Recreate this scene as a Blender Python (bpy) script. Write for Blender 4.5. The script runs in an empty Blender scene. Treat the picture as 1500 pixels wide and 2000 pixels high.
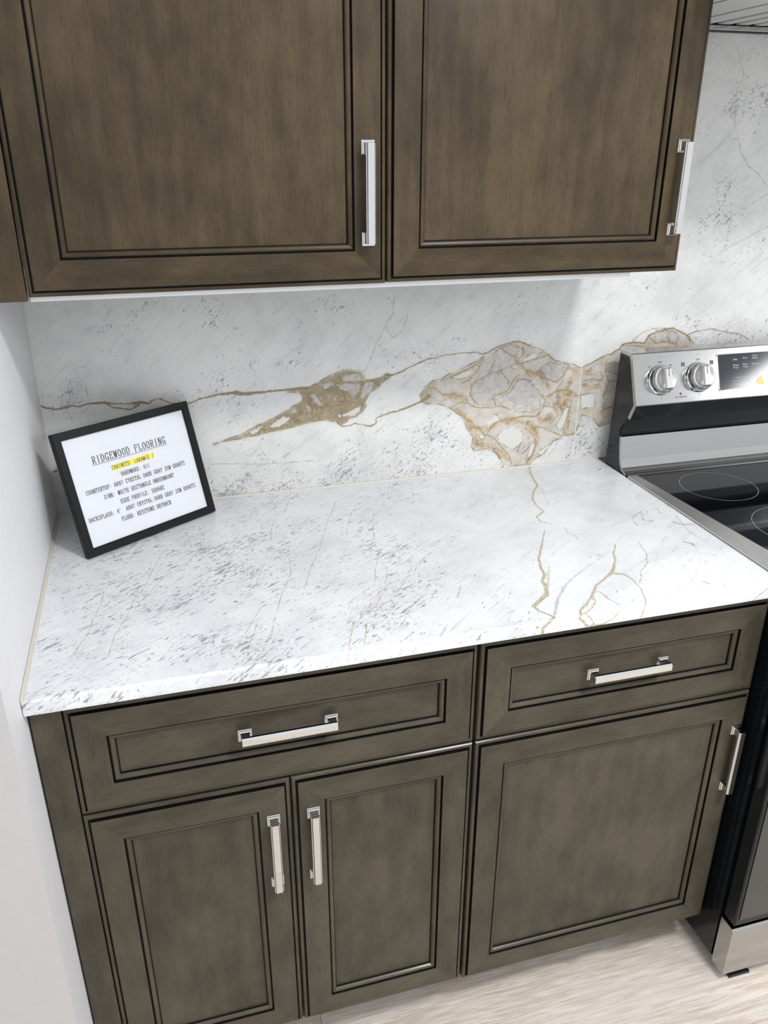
import bpy, bmesh, math, random
import numpy as np
from mathutils import Vector, Matrix

random.seed(7)
C = bpy.context.scene.collection
PI = math.pi

# ------------------------------------------------------------------ camera, world, lights, exposure
scn = bpy.context.scene
cd = bpy.data.cameras.new('camera')
cam = bpy.data.objects.new('camera', cd)
C.objects.link(cam)
cam.matrix_world = (Matrix.Translation((0.22624556, -1.64082647, 1.59376944))
                    @ Matrix.Rotation(math.radians(-15.72026952), 4, 'Z')
                    @ Matrix.Rotation(math.radians(66.07635976), 4, 'X')
                    @ Matrix.Rotation(math.radians(0.0687587), 4, 'Z'))
cd.sensor_fit = 'HORIZONTAL'
cd.sensor_width = 36.0
cd.lens = 1598.908 / 1500 * 36.0
cd.clip_start = 0.02
scn.camera = cam

w = bpy.data.worlds.new('showroom_air')
scn.world = w
w.use_nodes = True
w.node_tree.nodes['Background'].inputs[0].default_value = (0.93, 0.96, 1.0, 1)
w.node_tree.nodes['Background'].inputs[1].default_value = 0.74


def area(name, loc, aim, sx, sy, power, col=(1, 1, 1)):
    ld = bpy.data.lights.new(name, 'AREA')
    ld.shape = 'RECTANGLE'
    ld.size, ld.size_y = sx, sy
    ld.energy = power
    ld.color = col
    o = bpy.data.objects.new(name, ld)
    C.objects.link(o)
    o.location = loc
    d = Vector(aim) - Vector(loc)
    o.rotation_euler = d.to_track_quat('-Z', 'Y').to_euler()
    return o


# ceiling panel lamps of the showroom and one added fill, all facing straight down
LAMPS = [((1.35, -1.85), .34, .34, 38), ((5.40, -3.60), 1.20, 1.20, 75), ((-1.60, -3.20), .60, 1.20, 15),
         ((2.70, -5.60), .60, 1.20, 40)]  # unseen front fill, added to lighten the slab under the wall cabinet
for (lx, ly), sx, sy, pw in LAMPS:
    area('ceiling_or_fill_lamp', (lx, ly, 2.85), (lx, ly, 0), sx, sy, pw, (.98, .985, 1))

scn.view_settings.view_transform = 'Standard'
scn.view_settings.look = 'None'
scn.view_settings.gamma = 1.0
scn.view_settings.use_curve_mapping = False
scn.view_settings.exposure = 0.45
scn.cycles.use_denoising = True
scn.cycles.max_bounces = 8


# ------------------------------------------------------------------ node helpers
def new_mat(name):
    m = bpy.data.materials.new(name)
    m.use_nodes = True
    nt = m.node_tree
    return m, nt, nt.nodes['Principled BSDF']


def nd(nt, kind, **kw):
    n = nt.nodes.new(kind)
    for k, v in kw.items():
        if k.startswith('i_'):
            n.inputs[k[2:].replace('_', ' ')].default_value = v
        else:
            setattr(n, k, v)
    return n


def ln(nt, a, b):
    nt.links.new(a, b)


def mth(nt, op, a, b=None, c=None):
    n = nt.nodes.new('ShaderNodeMath')
    n.operation = op
    for i, v in enumerate((a, b, c)):
        if v is None:
            continue
        if isinstance(v, (int, float)):
            n.inputs[i].default_value = v
        else:
            nt.links.new(v, n.inputs[i])
    return n.outputs[0]


def remap(nt, v, a, b, c=0.0, d=1.0, smooth=True):
    n = nt.nodes.new('ShaderNodeMapRange')
    n.interpolation_type = 'SMOOTHSTEP' if smooth else 'LINEAR'
    nt.links.new(v, n.inputs[0])
    n.inputs[1].default_value, n.inputs[2].default_value = a, b
    n.inputs[3].default_value, n.inputs[4].default_value = c, d
    return n.outputs[0]


def mixc(nt, f, a, b, mode='MIX'):
    n = nt.nodes.new('ShaderNodeMix')
    n.data_type = 'RGBA'
    n.blend_type = mode
    for s, v in ((n.inputs[0], f), (n.inputs[6], a), (n.inputs[7], b)):
        if isinstance(v, (int, float)):
            s.default_value = v
        elif isinstance(v, tuple):
            s.default_value = v if len(v) == 4 else (*v, 1)
        else:
            nt.links.new(v, s)
    return n.outputs[2]


def noise(nt, vec, scale, detail=3, rough=0.55, dist=0.0):
    n = nt.nodes.new('ShaderNodeTexNoise')
    n.inputs['Scale'].default_value = scale
    n.inputs['Detail'].default_value = detail
    n.inputs['Roughness'].default_value = rough
    n.inputs['Distortion'].default_value = dist
    nt.links.new(vec, n.inputs['Vector'])
    return n.outputs['Fac']


def mapping(nt, vec, loc=(0, 0, 0), rot=(0, 0, 0), sc=(1, 1, 1)):
    n = nt.nodes.new('ShaderNodeMapping')
    n.inputs['Location'].default_value = loc
    n.inputs['Rotation'].default_value = rot
    n.inputs['Scale'].default_value = sc
    nt.links.new(vec, n.inputs['Vector'])
    return n.outputs[0]


def srgb(r, g, b):
    f = lambda c: (c / 255 / 12.92) if c / 255 <= .04045 else ((c / 255 + .055) / 1.055) ** 2.4
    return (f(r), f(g), f(b))


def plain(name, col, rough=0.5, metal=0.0, coat=0.0, spec=0.5, bump=0.0, bscale=300.0):
    m, nt, p = new_mat(name)
    tc = nd(nt, 'ShaderNodeTexCoord')
    n = noise(nt, tc.outputs['Object'], 40, 3)
    c2 = tuple(c * 0.93 for c in col)
    ln(nt, mixc(nt, n, (*col, 1), (*c2, 1)), p.inputs['Base Color'])
    p.inputs['Roughness'].default_value = rough
    p.inputs['Metallic'].default_value = metal
    p.inputs['Coat Weight'].default_value = coat
    p.inputs['Coat Roughness'].default_value = 0.12
    p.inputs['Specular IOR Level'].default_value = spec
    if bump:
        b = nd(nt, 'ShaderNodeBump')
        b.inputs['Strength'].default_value = bump
        b.inputs['Distance'].default_value = 0.0006
        ln(nt, noise(nt, tc.outputs['Object'], bscale, 3), b.inputs['Height'])
        ln(nt, b.outputs[0], p.inputs['Normal'])
    return m


def wood(name, vertical, dark, light, figure=1.0):
    """stained maple: blotchy stain, fine pores along the grain"""
    m, nt, p = new_mat(name)
    tc = nd(nt, 'ShaderNodeTexCoord')
    oi = nd(nt, 'ShaderNodeObjectInfo')
    off = nd(nt, 'ShaderNodeVectorMath', operation='SCALE')
    off.inputs[0].default_value = (7.3, 3.1, 5.7)
    ln(nt, oi.outputs['Random'], off.inputs['Scale'])
    add = nd(nt, 'ShaderNodeVectorMath', operation='ADD')
    ln(nt, tc.outputs['Object'], add.inputs[0])
    ln(nt, off.outputs[0], add.inputs[1])
    v = add.outputs[0]
    if vertical:
        g = mapping(nt, v, sc=(1, 1, .12)); f = mapping(nt, v, sc=(1, 1, .09)); bl = mapping(nt, v, sc=(1, 1, .55))
    else:
        g = mapping(nt, v, sc=(.12, 1, 1)); f = mapping(nt, v, sc=(.09, 1, 1)); bl = mapping(nt, v, sc=(.55, 1, 1))
    blot = noise(nt, bl, 6.5, 3, .6)
    blot2 = noise(nt, bl, 26, 3, .6)
    grain = noise(nt, g, 150, 4, .65, .3)
    pores = noise(nt, f, 620, 3, .6)
    wv = nd(nt, 'ShaderNodeTexWave', wave_type='BANDS', bands_direction='X' if vertical else 'Z')
    ln(nt, mapping(nt, v, sc=(1, 1, .16) if vertical else (.16, 1, 1)), wv.inputs['Vector'])
    wv.inputs['Scale'].default_value = 9
    wv.inputs['Distortion'].default_value = 9
    wv.inputs['Detail'].default_value = 2
    wv.inputs['Detail Scale'].default_value = 1.1
    s = mth(nt, 'ADD', mth(nt, 'MULTIPLY', blot, .85), mth(nt, 'MULTIPLY', blot2, .35))
    s = mth(nt, 'ADD', s, mth(nt, 'MULTIPLY', grain, .22))
    s = mth(nt, 'ADD', s, mth(nt, 'MULTIPLY', wv.outputs['Fac'], .07 * figure))
    s = remap(nt, s, .46, 1.04)
    col = mixc(nt, s, dark, light)
    pm = remap(nt, pores, .50, .72)
    col = mixc(nt, mth(nt, 'MULTIPLY', pm, .42), col, tuple(c * .45 for c in dark))
    ln(nt, col, p.inputs['Base Color'])
    p.inputs['Roughness'].default_value = .38
    p.inputs['Specular IOR Level'].default_value = .22
    p.inputs['Coat Weight'].default_value = .12
    p.inputs['Coat Roughness'].default_value = .14
    b = nd(nt, 'ShaderNodeBump')
    b.inputs['Strength'].default_value = .12
    b.inputs['Distance'].default_value = .0005
    ln(nt, pores, b.inputs['Height'])
    ln(nt, b.outputs[0], p.inputs['Normal'])
    return m


def steel(name, col, rough, axis, aniso=.5):
    """brushed stainless steel, the brushing runs along x"""
    m, nt, p = new_mat(name)
    tc = nd(nt, 'ShaderNodeTexCoord')
    sc = {'x': (.02, 1, 1), 'z': (1, 1, .02), 'y': (1, .02, 1)}[axis]
    n = noise(nt, mapping(nt, tc.outputs['Object'], sc=sc), 900, 3, .6)
    n2 = noise(nt, tc.outputs['Object'], 9, 2)
    ln(nt, mixc(nt, n, (*col, 1), (*(c * .94 for c in col), 1)), p.inputs['Base Color'])
    ln(nt, mth(nt, 'ADD', remap(nt, n, .3, .7, rough * .9, rough * 1.1), mth(nt, 'MULTIPLY', n2, .05)), p.inputs['Roughness'])
    p.inputs['Metallic'].default_value = 1
    b = nd(nt, 'ShaderNodeBump')
    b.inputs['Strength'].default_value = .008
    b.inputs['Distance'].default_value = .0003
    ln(nt, n, b.inputs['Height'])
    ln(nt, b.outputs[0], p.inputs['Normal'])
    return m


def stone(name, white, grey, speck_col, ang, sx, sy, rough, counter):
    """veined stone: fields stored on the mesh place the veins, noise roughens them"""
    m, nt, p = new_mat(name)
    at = lambda k: nd(nt, 'ShaderNodeAttribute', attribute_name=k)
    pos = at('stone_uv').outputs['Vector']
    sep = nd(nt, 'ShaderNodeSeparateXYZ')
    ln(nt, pos, sep.inputs[0])
    n1 = mth(nt, 'SUBTRACT', noise(nt, pos, 55, 4, .6), .5)
    n2 = mth(nt, 'SUBTRACT', noise(nt, pos, 330, 3, .6), .5)
    wob = mth(nt, 'ADD', mth(nt, 'MULTIPLY', n1, .0055), mth(nt, 'MULTIPLY', n2, .0014))
    n3 = mth(nt, 'SUBTRACT', noise(nt, mapping(nt, pos, loc=(2, 8, 0)), 26, 3, .6), .5)
    n4 = mth(nt, 'SUBTRACT', noise(nt, mapping(nt, pos, loc=(6, 1, 0)), 140, 4, .65), .5)
    wild = mth(nt, 'ADD', mth(nt, 'MULTIPLY', n3, .012), mth(nt, 'MULTIPLY', n4, .009))
    fld = lambda k: mth(nt, 'ADD', at(k).outputs['Fac'], wob)
    def line(k):
        s_ = at(k + '_side').outputs['Vector']
        q = nd(nt, 'ShaderNodeSeparateXYZ')
        ln(nt, s_, q.inputs[0])
        a_ = mth(nt, 'SUBTRACT', mth(nt, 'ABSOLUTE', mth(nt, 'ADD', q.outputs[0], mth(nt, 'ADD', mth(nt, 'MULTIPLY', n1, .0060), mth(nt, 'MULTIPLY', n2, .0026)))), q.outputs[1])
        return mth(nt, 'MAXIMUM', a_, mth(nt, 'SUBTRACT', q.outputs[2], .0020))
    rag = mth(nt, 'MULTIPLY', mth(nt, 'SUBTRACT', noise(nt, pos, 170, 3, .6), .5), .0030)
    vein = mth(nt, 'ADD', mth(nt, 'ADD', line('vein'), rag), .0003 if counter else .0)
    thin = line('thin')
    # ground: soft clouds and oriented specks
    cloud = noise(nt, pos, 5, 4, .6, .4)
    cloud2 = noise(nt, pos, 24, 4, .65)
    base = mixc(nt, remap(nt, mth(nt, 'ADD', mth(nt, 'MULTIPLY', cloud, .7), mth(nt, 'MULTIPLY', cloud2, .4)), .42, .78), white, grey)
    rp = mapping(nt, pos, rot=(0, 0, -ang), sc=(1, 1, 1))
    rp = mapping(nt, rp, sc=(sx, sy, 1))
    sp = noise(nt, rp, 1.0, 3, .62, .9)
    sp2 = noise(nt, mapping(nt, rp, loc=(31, 17, 0), sc=(2.1, 2.1, 1)), 1.0, 2, .6, .5)
    dens = noise(nt, mapping(nt, pos, loc=(3.3, 1.7, 0)), 6.5 if counter else 7.5, 3, .6)
    if counter:
        side = remap(nt, sep.outputs[0], .45, 1.0, .035, -.06)
    else:
        side = remap(nt, sep.outputs[1], .93, 1.10, .045, -.035)
        right = remap(nt, sep.outputs[0], 1.36, 1.46, 0.0, .035)
        side = mth(nt, 'ADD', side, right)
    lift = mth(nt, 'ADD', mth(nt, 'MULTIPLY', mth(nt, 'SUBTRACT', dens, .5), .42 if counter else .62), side)
    k1 = remap(nt, mth(nt, 'ADD', sp, lift), .625, .68)
    k2 = remap(nt, mth(nt, 'ADD', sp2, lift), .65, .72)
    kk = mth(nt, 'MAXIMUM', mth(nt, 'MULTIPLY', k1, .72), mth(nt, 'MULTIPLY', k2, .5))
    col = mixc(nt, kk, base, speck_col)
    # hazy diagonal streaks
    hz = noise(nt, mapping(nt, mapping(nt, pos, rot=(0, 0, -ang)), sc=(14, 90, 1)), 1.0, 4, .6, 1.2)
    col = mixc(nt, mth(nt, 'MULTIPLY', remap(nt, hz, .52, .75), .22), col, speck_col)
    if not counter:
        body = fld('body')
        inner = mth(nt, 'ADD', line('inner'), rag)
        goldf = mth(nt, 'ADD', at('gold').outputs['Fac'], mth(nt, 'MULTIPLY', wild, 1.5))
        gcell = mth(nt, 'ADD', fld('grey'), wild)
        wcell = mth(nt, 'ADD', fld('white'), wild)
        web = nd(nt, 'ShaderNodeTexVoronoi', feature='DISTANCE_TO_EDGE')
        web.inputs['Scale'].default_value = 46
        wv = nd(nt, 'ShaderNodeVectorMath', operation='ADD')
        ln(nt, pos, wv.inputs[0])
        cmb = nd(nt, 'ShaderNodeCombineXYZ')
        ln(nt, mth(nt, 'MULTIPLY', n1, .035), cmb.inputs[0])
        ln(nt, mth(nt, 'MULTIPLY', mth(nt, 'SUBTRACT', noise(nt, mapping(nt, pos, loc=(9, 4, 0)), 60, 4, .6), .5), .035), cmb.inputs[1])
        ln(nt, cmb.outputs[0], wv.inputs[1])
        ln(nt, wv.outputs[0], web.inputs['Vector'])
        webm = remap(nt, web.outputs['Distance'], .0, .075, 1, 0)
        b1 = noise(nt, wv.outputs[0], 34, 5, .65, .6)
        b2 = noise(nt, mapping(nt, pos, loc=(5, 2, 0)), 70, 5, .7, .8)
        leftness = remap(nt, sep.outputs[0], .76, .84, 1, 0)
        cream = mixc(nt, leftness, srgb(204, 200, 193), srgb(146, 134, 108))
        gold = mixc(nt, leftness, srgb(178, 158, 122), srgb(112, 92, 56))
        olive = mixc(nt, leftness, srgb(142, 136, 116), srgb(96, 86, 58))
        b3 = noise(nt, mapping(nt, wv.outputs[0], loc=(1, 7, 0)), 17, 4, .65, .8)
        flow = noise(nt, mapping(nt, pos, loc=(4, 4, 0)), 15, 5, .62, 1.6)
        flow2 = noise(nt, mapping(nt, pos, loc=(8, 3, 0)), 38, 4, .62, 1.2)
        l1 = remap(nt, mth(nt, 'ABSOLUTE', mth(nt, 'SUBTRACT', flow, .5)), .0, .022, 1, 0)
        l2 = remap(nt, mth(nt, 'ABSOLUTE', mth(nt, 'SUBTRACT', flow2, .48)), .0, .028, 1, 0)
        right = mixc(nt, remap(nt, b1, .40, .64), srgb(206, 204, 200), srgb(186, 183, 178))
        right = mixc(nt, mth(nt, 'MULTIPLY', remap(nt, b3, .50, .64), .6), right, srgb(202, 184, 162))
        left = mixc(nt, remap(nt, b1, .47, .66), cream, gold)
        left = mixc(nt, remap(nt, b2, .55, .68), left, olive)
        left = mixc(nt, mth(nt, 'MULTIPLY', remap(nt, b2, .45, .32), .85), left, srgb(200, 198, 192))
        bc = mixc(nt, leftness, right, left)
        gmask = remap(nt, goldf, .006, -.005)
        tint = mixc(nt, remap(nt, b2, .42, .60), mixc(nt, remap(nt, b3, .4, .6), srgb(204, 184, 158), srgb(184, 160, 120)), mixc(nt, remap(nt, b1, .4, .6), srgb(158, 128, 78), srgb(126, 114, 82)))
        bc = mixc(nt, mth(nt, 'MULTIPLY', gmask, mth(nt, 'MULTIPLY', remap(nt, b1, .30, .56, .35, .95), mth(nt, 'SUBTRACT', 1.0, leftness))), bc, tint)
        bc = mixc(nt, mth(nt, 'MULTIPLY', l2, remap(nt, gmask, 0, 1, .16, .45)), bc, mixc(nt, b3, srgb(150, 116, 70), srgb(112, 104, 84)))
        bc = mixc(nt, mth(nt, 'MULTIPLY', l1, remap(nt, gmask, 0, 1, .25, .60)), bc, mixc(nt, b1, srgb(124, 98, 58), srgb(100, 96, 80)))
        gm = remap(nt, gcell, .0022, -.0026)
        bc = mixc(nt, mth(nt, 'MULTIPLY', gm, .86), bc, mixc(nt, mth(nt, 'MULTIPLY', l2, .30), mixc(nt, remap(nt, b2, .3, .7), srgb(206, 205, 206), srgb(162, 161, 161)), srgb(140, 130, 116)))
        wm = remap(nt, wcell, .0012, -.0012)
        bc = mixc(nt, mth(nt, 'MULTIPLY', wm, .92), bc, mixc(nt, cloud2, srgb(222, 226, 226), srgb(206, 206, 202)))
        rim = mth(nt, 'MAXIMUM', remap(nt, mth(nt, 'ABSOLUTE', gcell), .0003, .0030, 1, 0),
                  remap(nt, mth(nt, 'ABSOLUTE', wcell), .0004, .0022, 1, 0))
        bc = mixc(nt, mth(nt, 'MULTIPLY', rim, remap(nt, b1, .38, .62, .05, .85)), bc, srgb(112, 102, 80))
        im = mth(nt, 'MULTIPLY', remap(nt, inner, .0009, -.0006), remap(nt, b2, .34, .56, .45, .95))
        bc = mixc(nt, im, bc, mixc(nt, leftness, mixc(nt, b1, srgb(132, 104, 62), srgb(98, 94, 74)), srgb(84, 64, 36)))
        bc = mixc(nt, remap(nt, inner, .0045, .0, 0, .30), bc, srgb(176, 152, 112))
        soft = mth(nt, 'ADD', body, mth(nt, 'MULTIPLY', n3, .010))
        col = mixc(nt, remap(nt, soft, .0034, -.0044), col, bc)
        edge = remap(nt, mth(nt, 'ABSOLUTE', body), .0005, .0026, 1, 0)
        col = mixc(nt, mth(nt, 'MULTIPLY', edge, remap(nt, b1, .36, .60, .05, .85)), col, srgb(106, 96, 72))
        # warm halo next to the body
        halo = remap(nt, body, .0, .010, .18, 0)
        col = mixc(nt, halo, col, srgb(196, 178, 148))
    else:
        streak = fld('streak')
        col = mixc(nt, mth(nt, 'MULTIPLY', remap(nt, mth(nt, 'ADD', streak, mth(nt, 'MULTIPLY', n2, .007)), .0012, -.0016), .62), col, srgb(150, 152, 158))
    vn = noise(nt, pos, 210, 3, .6)
    vcol = mixc(nt, remap(nt, vn, .36, .62), srgb(92, 76, 48) if not counter else srgb(150, 134, 100), srgb(114, 106, 80) if not counter else srgb(186, 182, 160))
    vm = remap(nt, vein, .0010, -.0007)
    vc = mth(nt, 'MULTIPLY', vm, .93)
    col = mixc(nt, vc, col, vcol)
    vring = remap(nt, mth(nt, 'ABSOLUTE', vein), .0002, .0011, 1, 0)
    col = mixc(nt, mth(nt, 'MULTIPLY', vring, .22), col, srgb(132, 98, 60))
    halo2 = remap(nt, vein, .0, .005, .18, 0)
    col = mixc(nt, halo2, col, srgb(206, 192, 166))
    brk = remap(nt, noise(nt, pos, 70, 3, .6), .36, .60, .25, 1.0)
    tm = mth(nt, 'MULTIPLY', remap(nt, thin, .0011, .0), mth(nt, 'MULTIPLY', brk, .62))
    col = mixc(nt, tm, col, srgb(168, 138, 106) if counter else srgb(150, 138, 120))
    ln(nt, col, p.inputs['Base Color'])
    p.inputs['Roughness'].default_value = rough
    p.inputs['Specular IOR Level'].default_value = .5
    return m


def floor_mat():
    m, nt, p = new_mat('light_oak_plank')
    tc = nd(nt, 'ShaderNodeTexCoord')
    oi = nd(nt, 'ShaderNodeObjectInfo')
    off = nd(nt, 'ShaderNodeVectorMath', operation='SCALE')
    off.inputs[0].default_value = (11.3, 5.1, 0)
    ln(nt, oi.outputs['Random'], off.inputs['Scale'])
    add = nd(nt, 'ShaderNodeVectorMath', operation='ADD')
    ln(nt, tc.outputs['Object'], add.inputs[0])
    ln(nt, off.outputs[0], add.inputs[1])
    v = add.outputs[0]
    g = noise(nt, mapping(nt, v, sc=(7, 110, 1)), 1, 5, .65, .8)
    f = noise(nt, mapping(nt, v, sc=(16, 330, 1)), 1, 3, .6, .3)
    b = noise(nt, mapping(nt, v, sc=(2.5, 9, 1)), 1, 3)
    col = mixc(nt, remap(nt, g, .32, .68), srgb(196, 181, 164), srgb(224, 216, 206))
    col = mixc(nt, mth(nt, 'MULTIPLY', remap(nt, f, .48, .68), .6), col, srgb(170, 154, 138))
    col = mixc(nt, mth(nt, 'MULTIPLY', remap(nt, b, .45, .7), .35), col, srgb(214, 208, 204))
    ln(nt, col, p.inputs['Base Color'])
    p.inputs['Roughness'].default_value = .5
    bp = nd(nt, 'ShaderNodeBump')
    bp.inputs['Strength'].default_value = .15
    bp.inputs['Distance'].default_value = .0006
    ln(nt, f, bp.inputs['Height'])
    ln(nt, bp.outputs[0], p.inputs['Normal'])
    return m


def pane_mat():
    """clear picture glass: what lies behind shows, with a mirror sheen on top"""
    m = bpy.data.materials.new('picture_glass')
    m.use_nodes = True
    nt = m.node_tree
    nt.nodes.clear()
    out = nd(nt, 'ShaderNodeOutputMaterial')
    tr = nd(nt, 'ShaderNodeBsdfTransparent')
    gl = nd(nt, 'ShaderNodeBsdfGlossy')
    gl.inputs['Roughness'].default_value = .03
    fr = nd(nt, 'ShaderNodeFresnel')
    fr.inputs[0].default_value = 1.45
    mx = nd(nt, 'ShaderNodeMixShader')
    ln(nt, fr.outputs[0], mx.inputs[0])
    ln(nt, tr.outputs[0], mx.inputs[1])
    ln(nt, gl.outputs[0], mx.inputs[2])
    ln(nt, mx.outputs[0], out.inputs[0])
    return m


DK, LT = (.037, .0255, .0125), (.090, .0630, .0320)
DG, LG = (.043, .0365, .0245), (.090, .0775, .0530)  # same brown stain, with the cool light on the base cabinets painted in
M = dict(
    wv=wood('brown_stained_maple_upright', True, DK, LT),
    wh=wood('brown_stained_maple_level', False, DK, LT),
    gv=wood('cool_lit_brown_maple_upright', True, DG, LG, .6),
    gh=wood('cool_lit_brown_maple_level', False, DG, LG, .6),
    glaze=plain('dark_glaze', (.005, .004, .003), .5, spec=.2),
    dark=plain('cabinet_shadow_gap', (.018, .015, .012), .6),
    chrome=plain('polished_chrome', (.74, .74, .74), .05, 1.0),
    ss=steel('brushed_steel', (.46, .455, .445), .14, 'x'),
    trim=steel('satin_steel_trim', (.66, .65, .635), .34, 'y'),
    ssd=plain('grey_hood_metal', srgb(214, 215, 212), .38, .25),
    alu=plain('satin_aluminium', (.50, .50, .485), .34, .7),
    black=plain('black_enamel', (.006, .008, .010), .14, 0, 0, .35),
    blackmatt=plain('black_plastic', (.008, .009, .010), .4),
    glass=plain('black_ceramic_glass', (.003, .004, .006), .05, 0, 0, .5),
    doorglass=plain('grey_mirror_glass', (.085, .085, .083), .12, .55),
    display=plain('display_glass', (.012, .017, .022), .08, 0, 0, .6),
    ring=plain('burner_print', (.26, .27, .28), .3),
    white=plain('white_wall_paint', srgb(226, 225, 227), .55, bump=.05, bscale=500),
    grey=plain('grey_textured_paint', srgb(188, 185, 183), .7, bump=.5, bscale=420),
    rail=plain('white_plastic_rail', srgb(238, 238, 240), .3),
    caulk=plain('cream_caulk', srgb(206, 201, 188), .5),
    grout=plain('white_grout', srgb(232, 230, 226), .5),
    frame=plain('black_frame_paint', (.004, .0044, .005), .38, spec=.22),
    paper=plain('white_paper', srgb(236, 238, 243), .8),
    ink=plain('black_ink', (.030, .030, .034), .7),
    yellow=plain('yellow_highlighter', srgb(255, 242, 40), .7),
    red=plain('red_lamp_lens', srgb(140, 12, 46), .15),
    pink=plain('red_paint_line', srgb(176, 40, 66), .4),
    print=plain('grey_print', srgb(60, 60, 64), .5),
    pale=plain('pale_print', srgb(196, 206, 214), .5),
    board=plain('grey_backing_board', srgb(70, 66, 62), .8),
    cream_fill=plain('cream_shape_colour', srgb(236, 206, 128), .5),
    floor=floor_mat(),
    pane=pane_mat(),
    counter=stone('white_veined_counter_stone', srgb(228, 230, 231), srgb(208, 211, 213), srgb(116, 117, 124), math.radians(-37), 50, 205, .20, True),
    slab=stone('grey_veined_wall_stone', srgb(220, 220, 217), srgb(200, 200, 198), srgb(120, 120, 126), math.radians(42), 95, 190, .22, False),
)


# ------------------------------------------------------------------ mesh helpers
class MB:
    """collects faces (world coordinates) and links them as ONE mesh object"""

    def __init__(s):
        s.v, s.f, s.m, s.sm = [], [], [], []

    def add(s, verts, faces, mi=0, smooth=False):
        o = len(s.v)
        s.v += [tuple(p) for p in verts]
        for f in faces:
            s.f.append([i + o for i in f]); s.m.append(mi); s.sm.append(smooth)
        return s

    def box(s, a, b, mi=0):
        (x0, y0, z0), (x1, y1, z1) = a, b
        v = [(x, y, z) for z in (z0, z1) for y in (y0, y1) for x in (x0, x1)]
        return s.add(v, [(0, 2, 3, 1), (4, 5, 7, 6), (0, 1, 5, 4), (2, 6, 7, 3), (0, 4, 6, 2), (1, 3, 7, 5)], mi)

    def bevel_box(s, a, b, r, mi=0):
        bm = bmesh.new()
        bmesh.ops.create_cube(bm, size=1)
        a, b = Vector(a), Vector(b)
        for v in bm.verts:
            v.co = Vector([(a[i] + b[i]) / 2 + v.co[i] * (b[i] - a[i]) for i in range(3)])
        bmesh.ops.bevel(bm, geom=bm.edges[:], offset=r, segments=2, affect='EDGES', profile=.5)
        bm.verts.index_update()
        s.add([v.co[:] for v in bm.verts], [[v.index for v in f.verts] for f in bm.faces], mi)
        bm.free()
        return s

    def prism(s, prof, fn0, fn1, mi=0, caps=True, closed=True, smooth=False):
        """profile points mapped by fn0 / fn1 to the two ends"""
        n = len(prof)
        v = [fn0(*p) for p in prof] + [fn1(*p) for p in prof]
        f = [(i, (i + 1) % n, n + (i + 1) % n, n + i) for i in range(n if closed else n - 1)]
        if caps and closed:
            f += [tuple(range(n))[::-1], tuple(range(n, 2 * n))]
        return s.add(v, f, mi, smooth)

    def lathe(s, prof, o, ax, ux, seg=32, mi=0, smooth=True):
        """prof of (radius, height) about axis ax through o"""
        o, ax, ux = Vector(o), Vector(ax).normalized(), Vector(ux).normalized()
        uy = ax.cross(ux)
        v = []
        for r, h in prof:
            for k in range(seg):
                t = 2 * PI * k / seg
                v.append((o + ax * h + (ux * math.cos(t) + uy * math.sin(t)) * r)[:])
        f = []
        for i in range(len(prof) - 1):
            for k in range(seg):
                k2 = (k + 1) % seg
                f.append((i * seg + k, i * seg + k2, (i + 1) * seg + k2, (i + 1) * seg + k))
        s.add(v, f, mi, smooth)
        if prof[-1][0] > 1e-6:
            s.add(v[-seg:], [tuple(range(seg))], mi)
        return s

    def build(s, name, mats, parent=None, fix=True):
        me = bpy.data.meshes.new(name)
        off = Vector((0, 0, 0))
        if parent is not None:
            off = parent['_o'] if '_o' in parent else (0, 0, 0)
            off = Vector(off)
        me.from_pydata([(x - off[0], y - off[1], z - off[2]) for x, y, z in s.v], [], s.f)
        if not isinstance(mats, (list, tuple)):
            mats = [mats]
        for m in mats:
            me.materials.append(M[m] if isinstance(m, str) else m)
        me.polygons.foreach_set('material_index', s.m)
        me.polygons.foreach_set('use_smooth', s.sm)
        if fix:
            bm = bmesh.new()
            bm.from_mesh(me)
            bmesh.ops.recalc_face_normals(bm, faces=bm.faces)
            bm.to_mesh(me)
            bm.free()
        o = bpy.data.objects.new(name, me)
        C.objects.link(o)
        if parent is not None:
            o.parent = parent
            o['_o'] = tuple(off)
        return o


def thing(name, label, cat, loc, group=None):
    o = bpy.data.objects.new(name, None)
    o.empty_display_size = .05
    C.objects.link(o)
    o.location = loc
    o['_o'] = tuple(loc)
    o['label'] = label
    o['category'] = cat
    if group:
        o['group'] = group
    return o


def struct(o):
    o['kind'] = 'structure'
    return o

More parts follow.
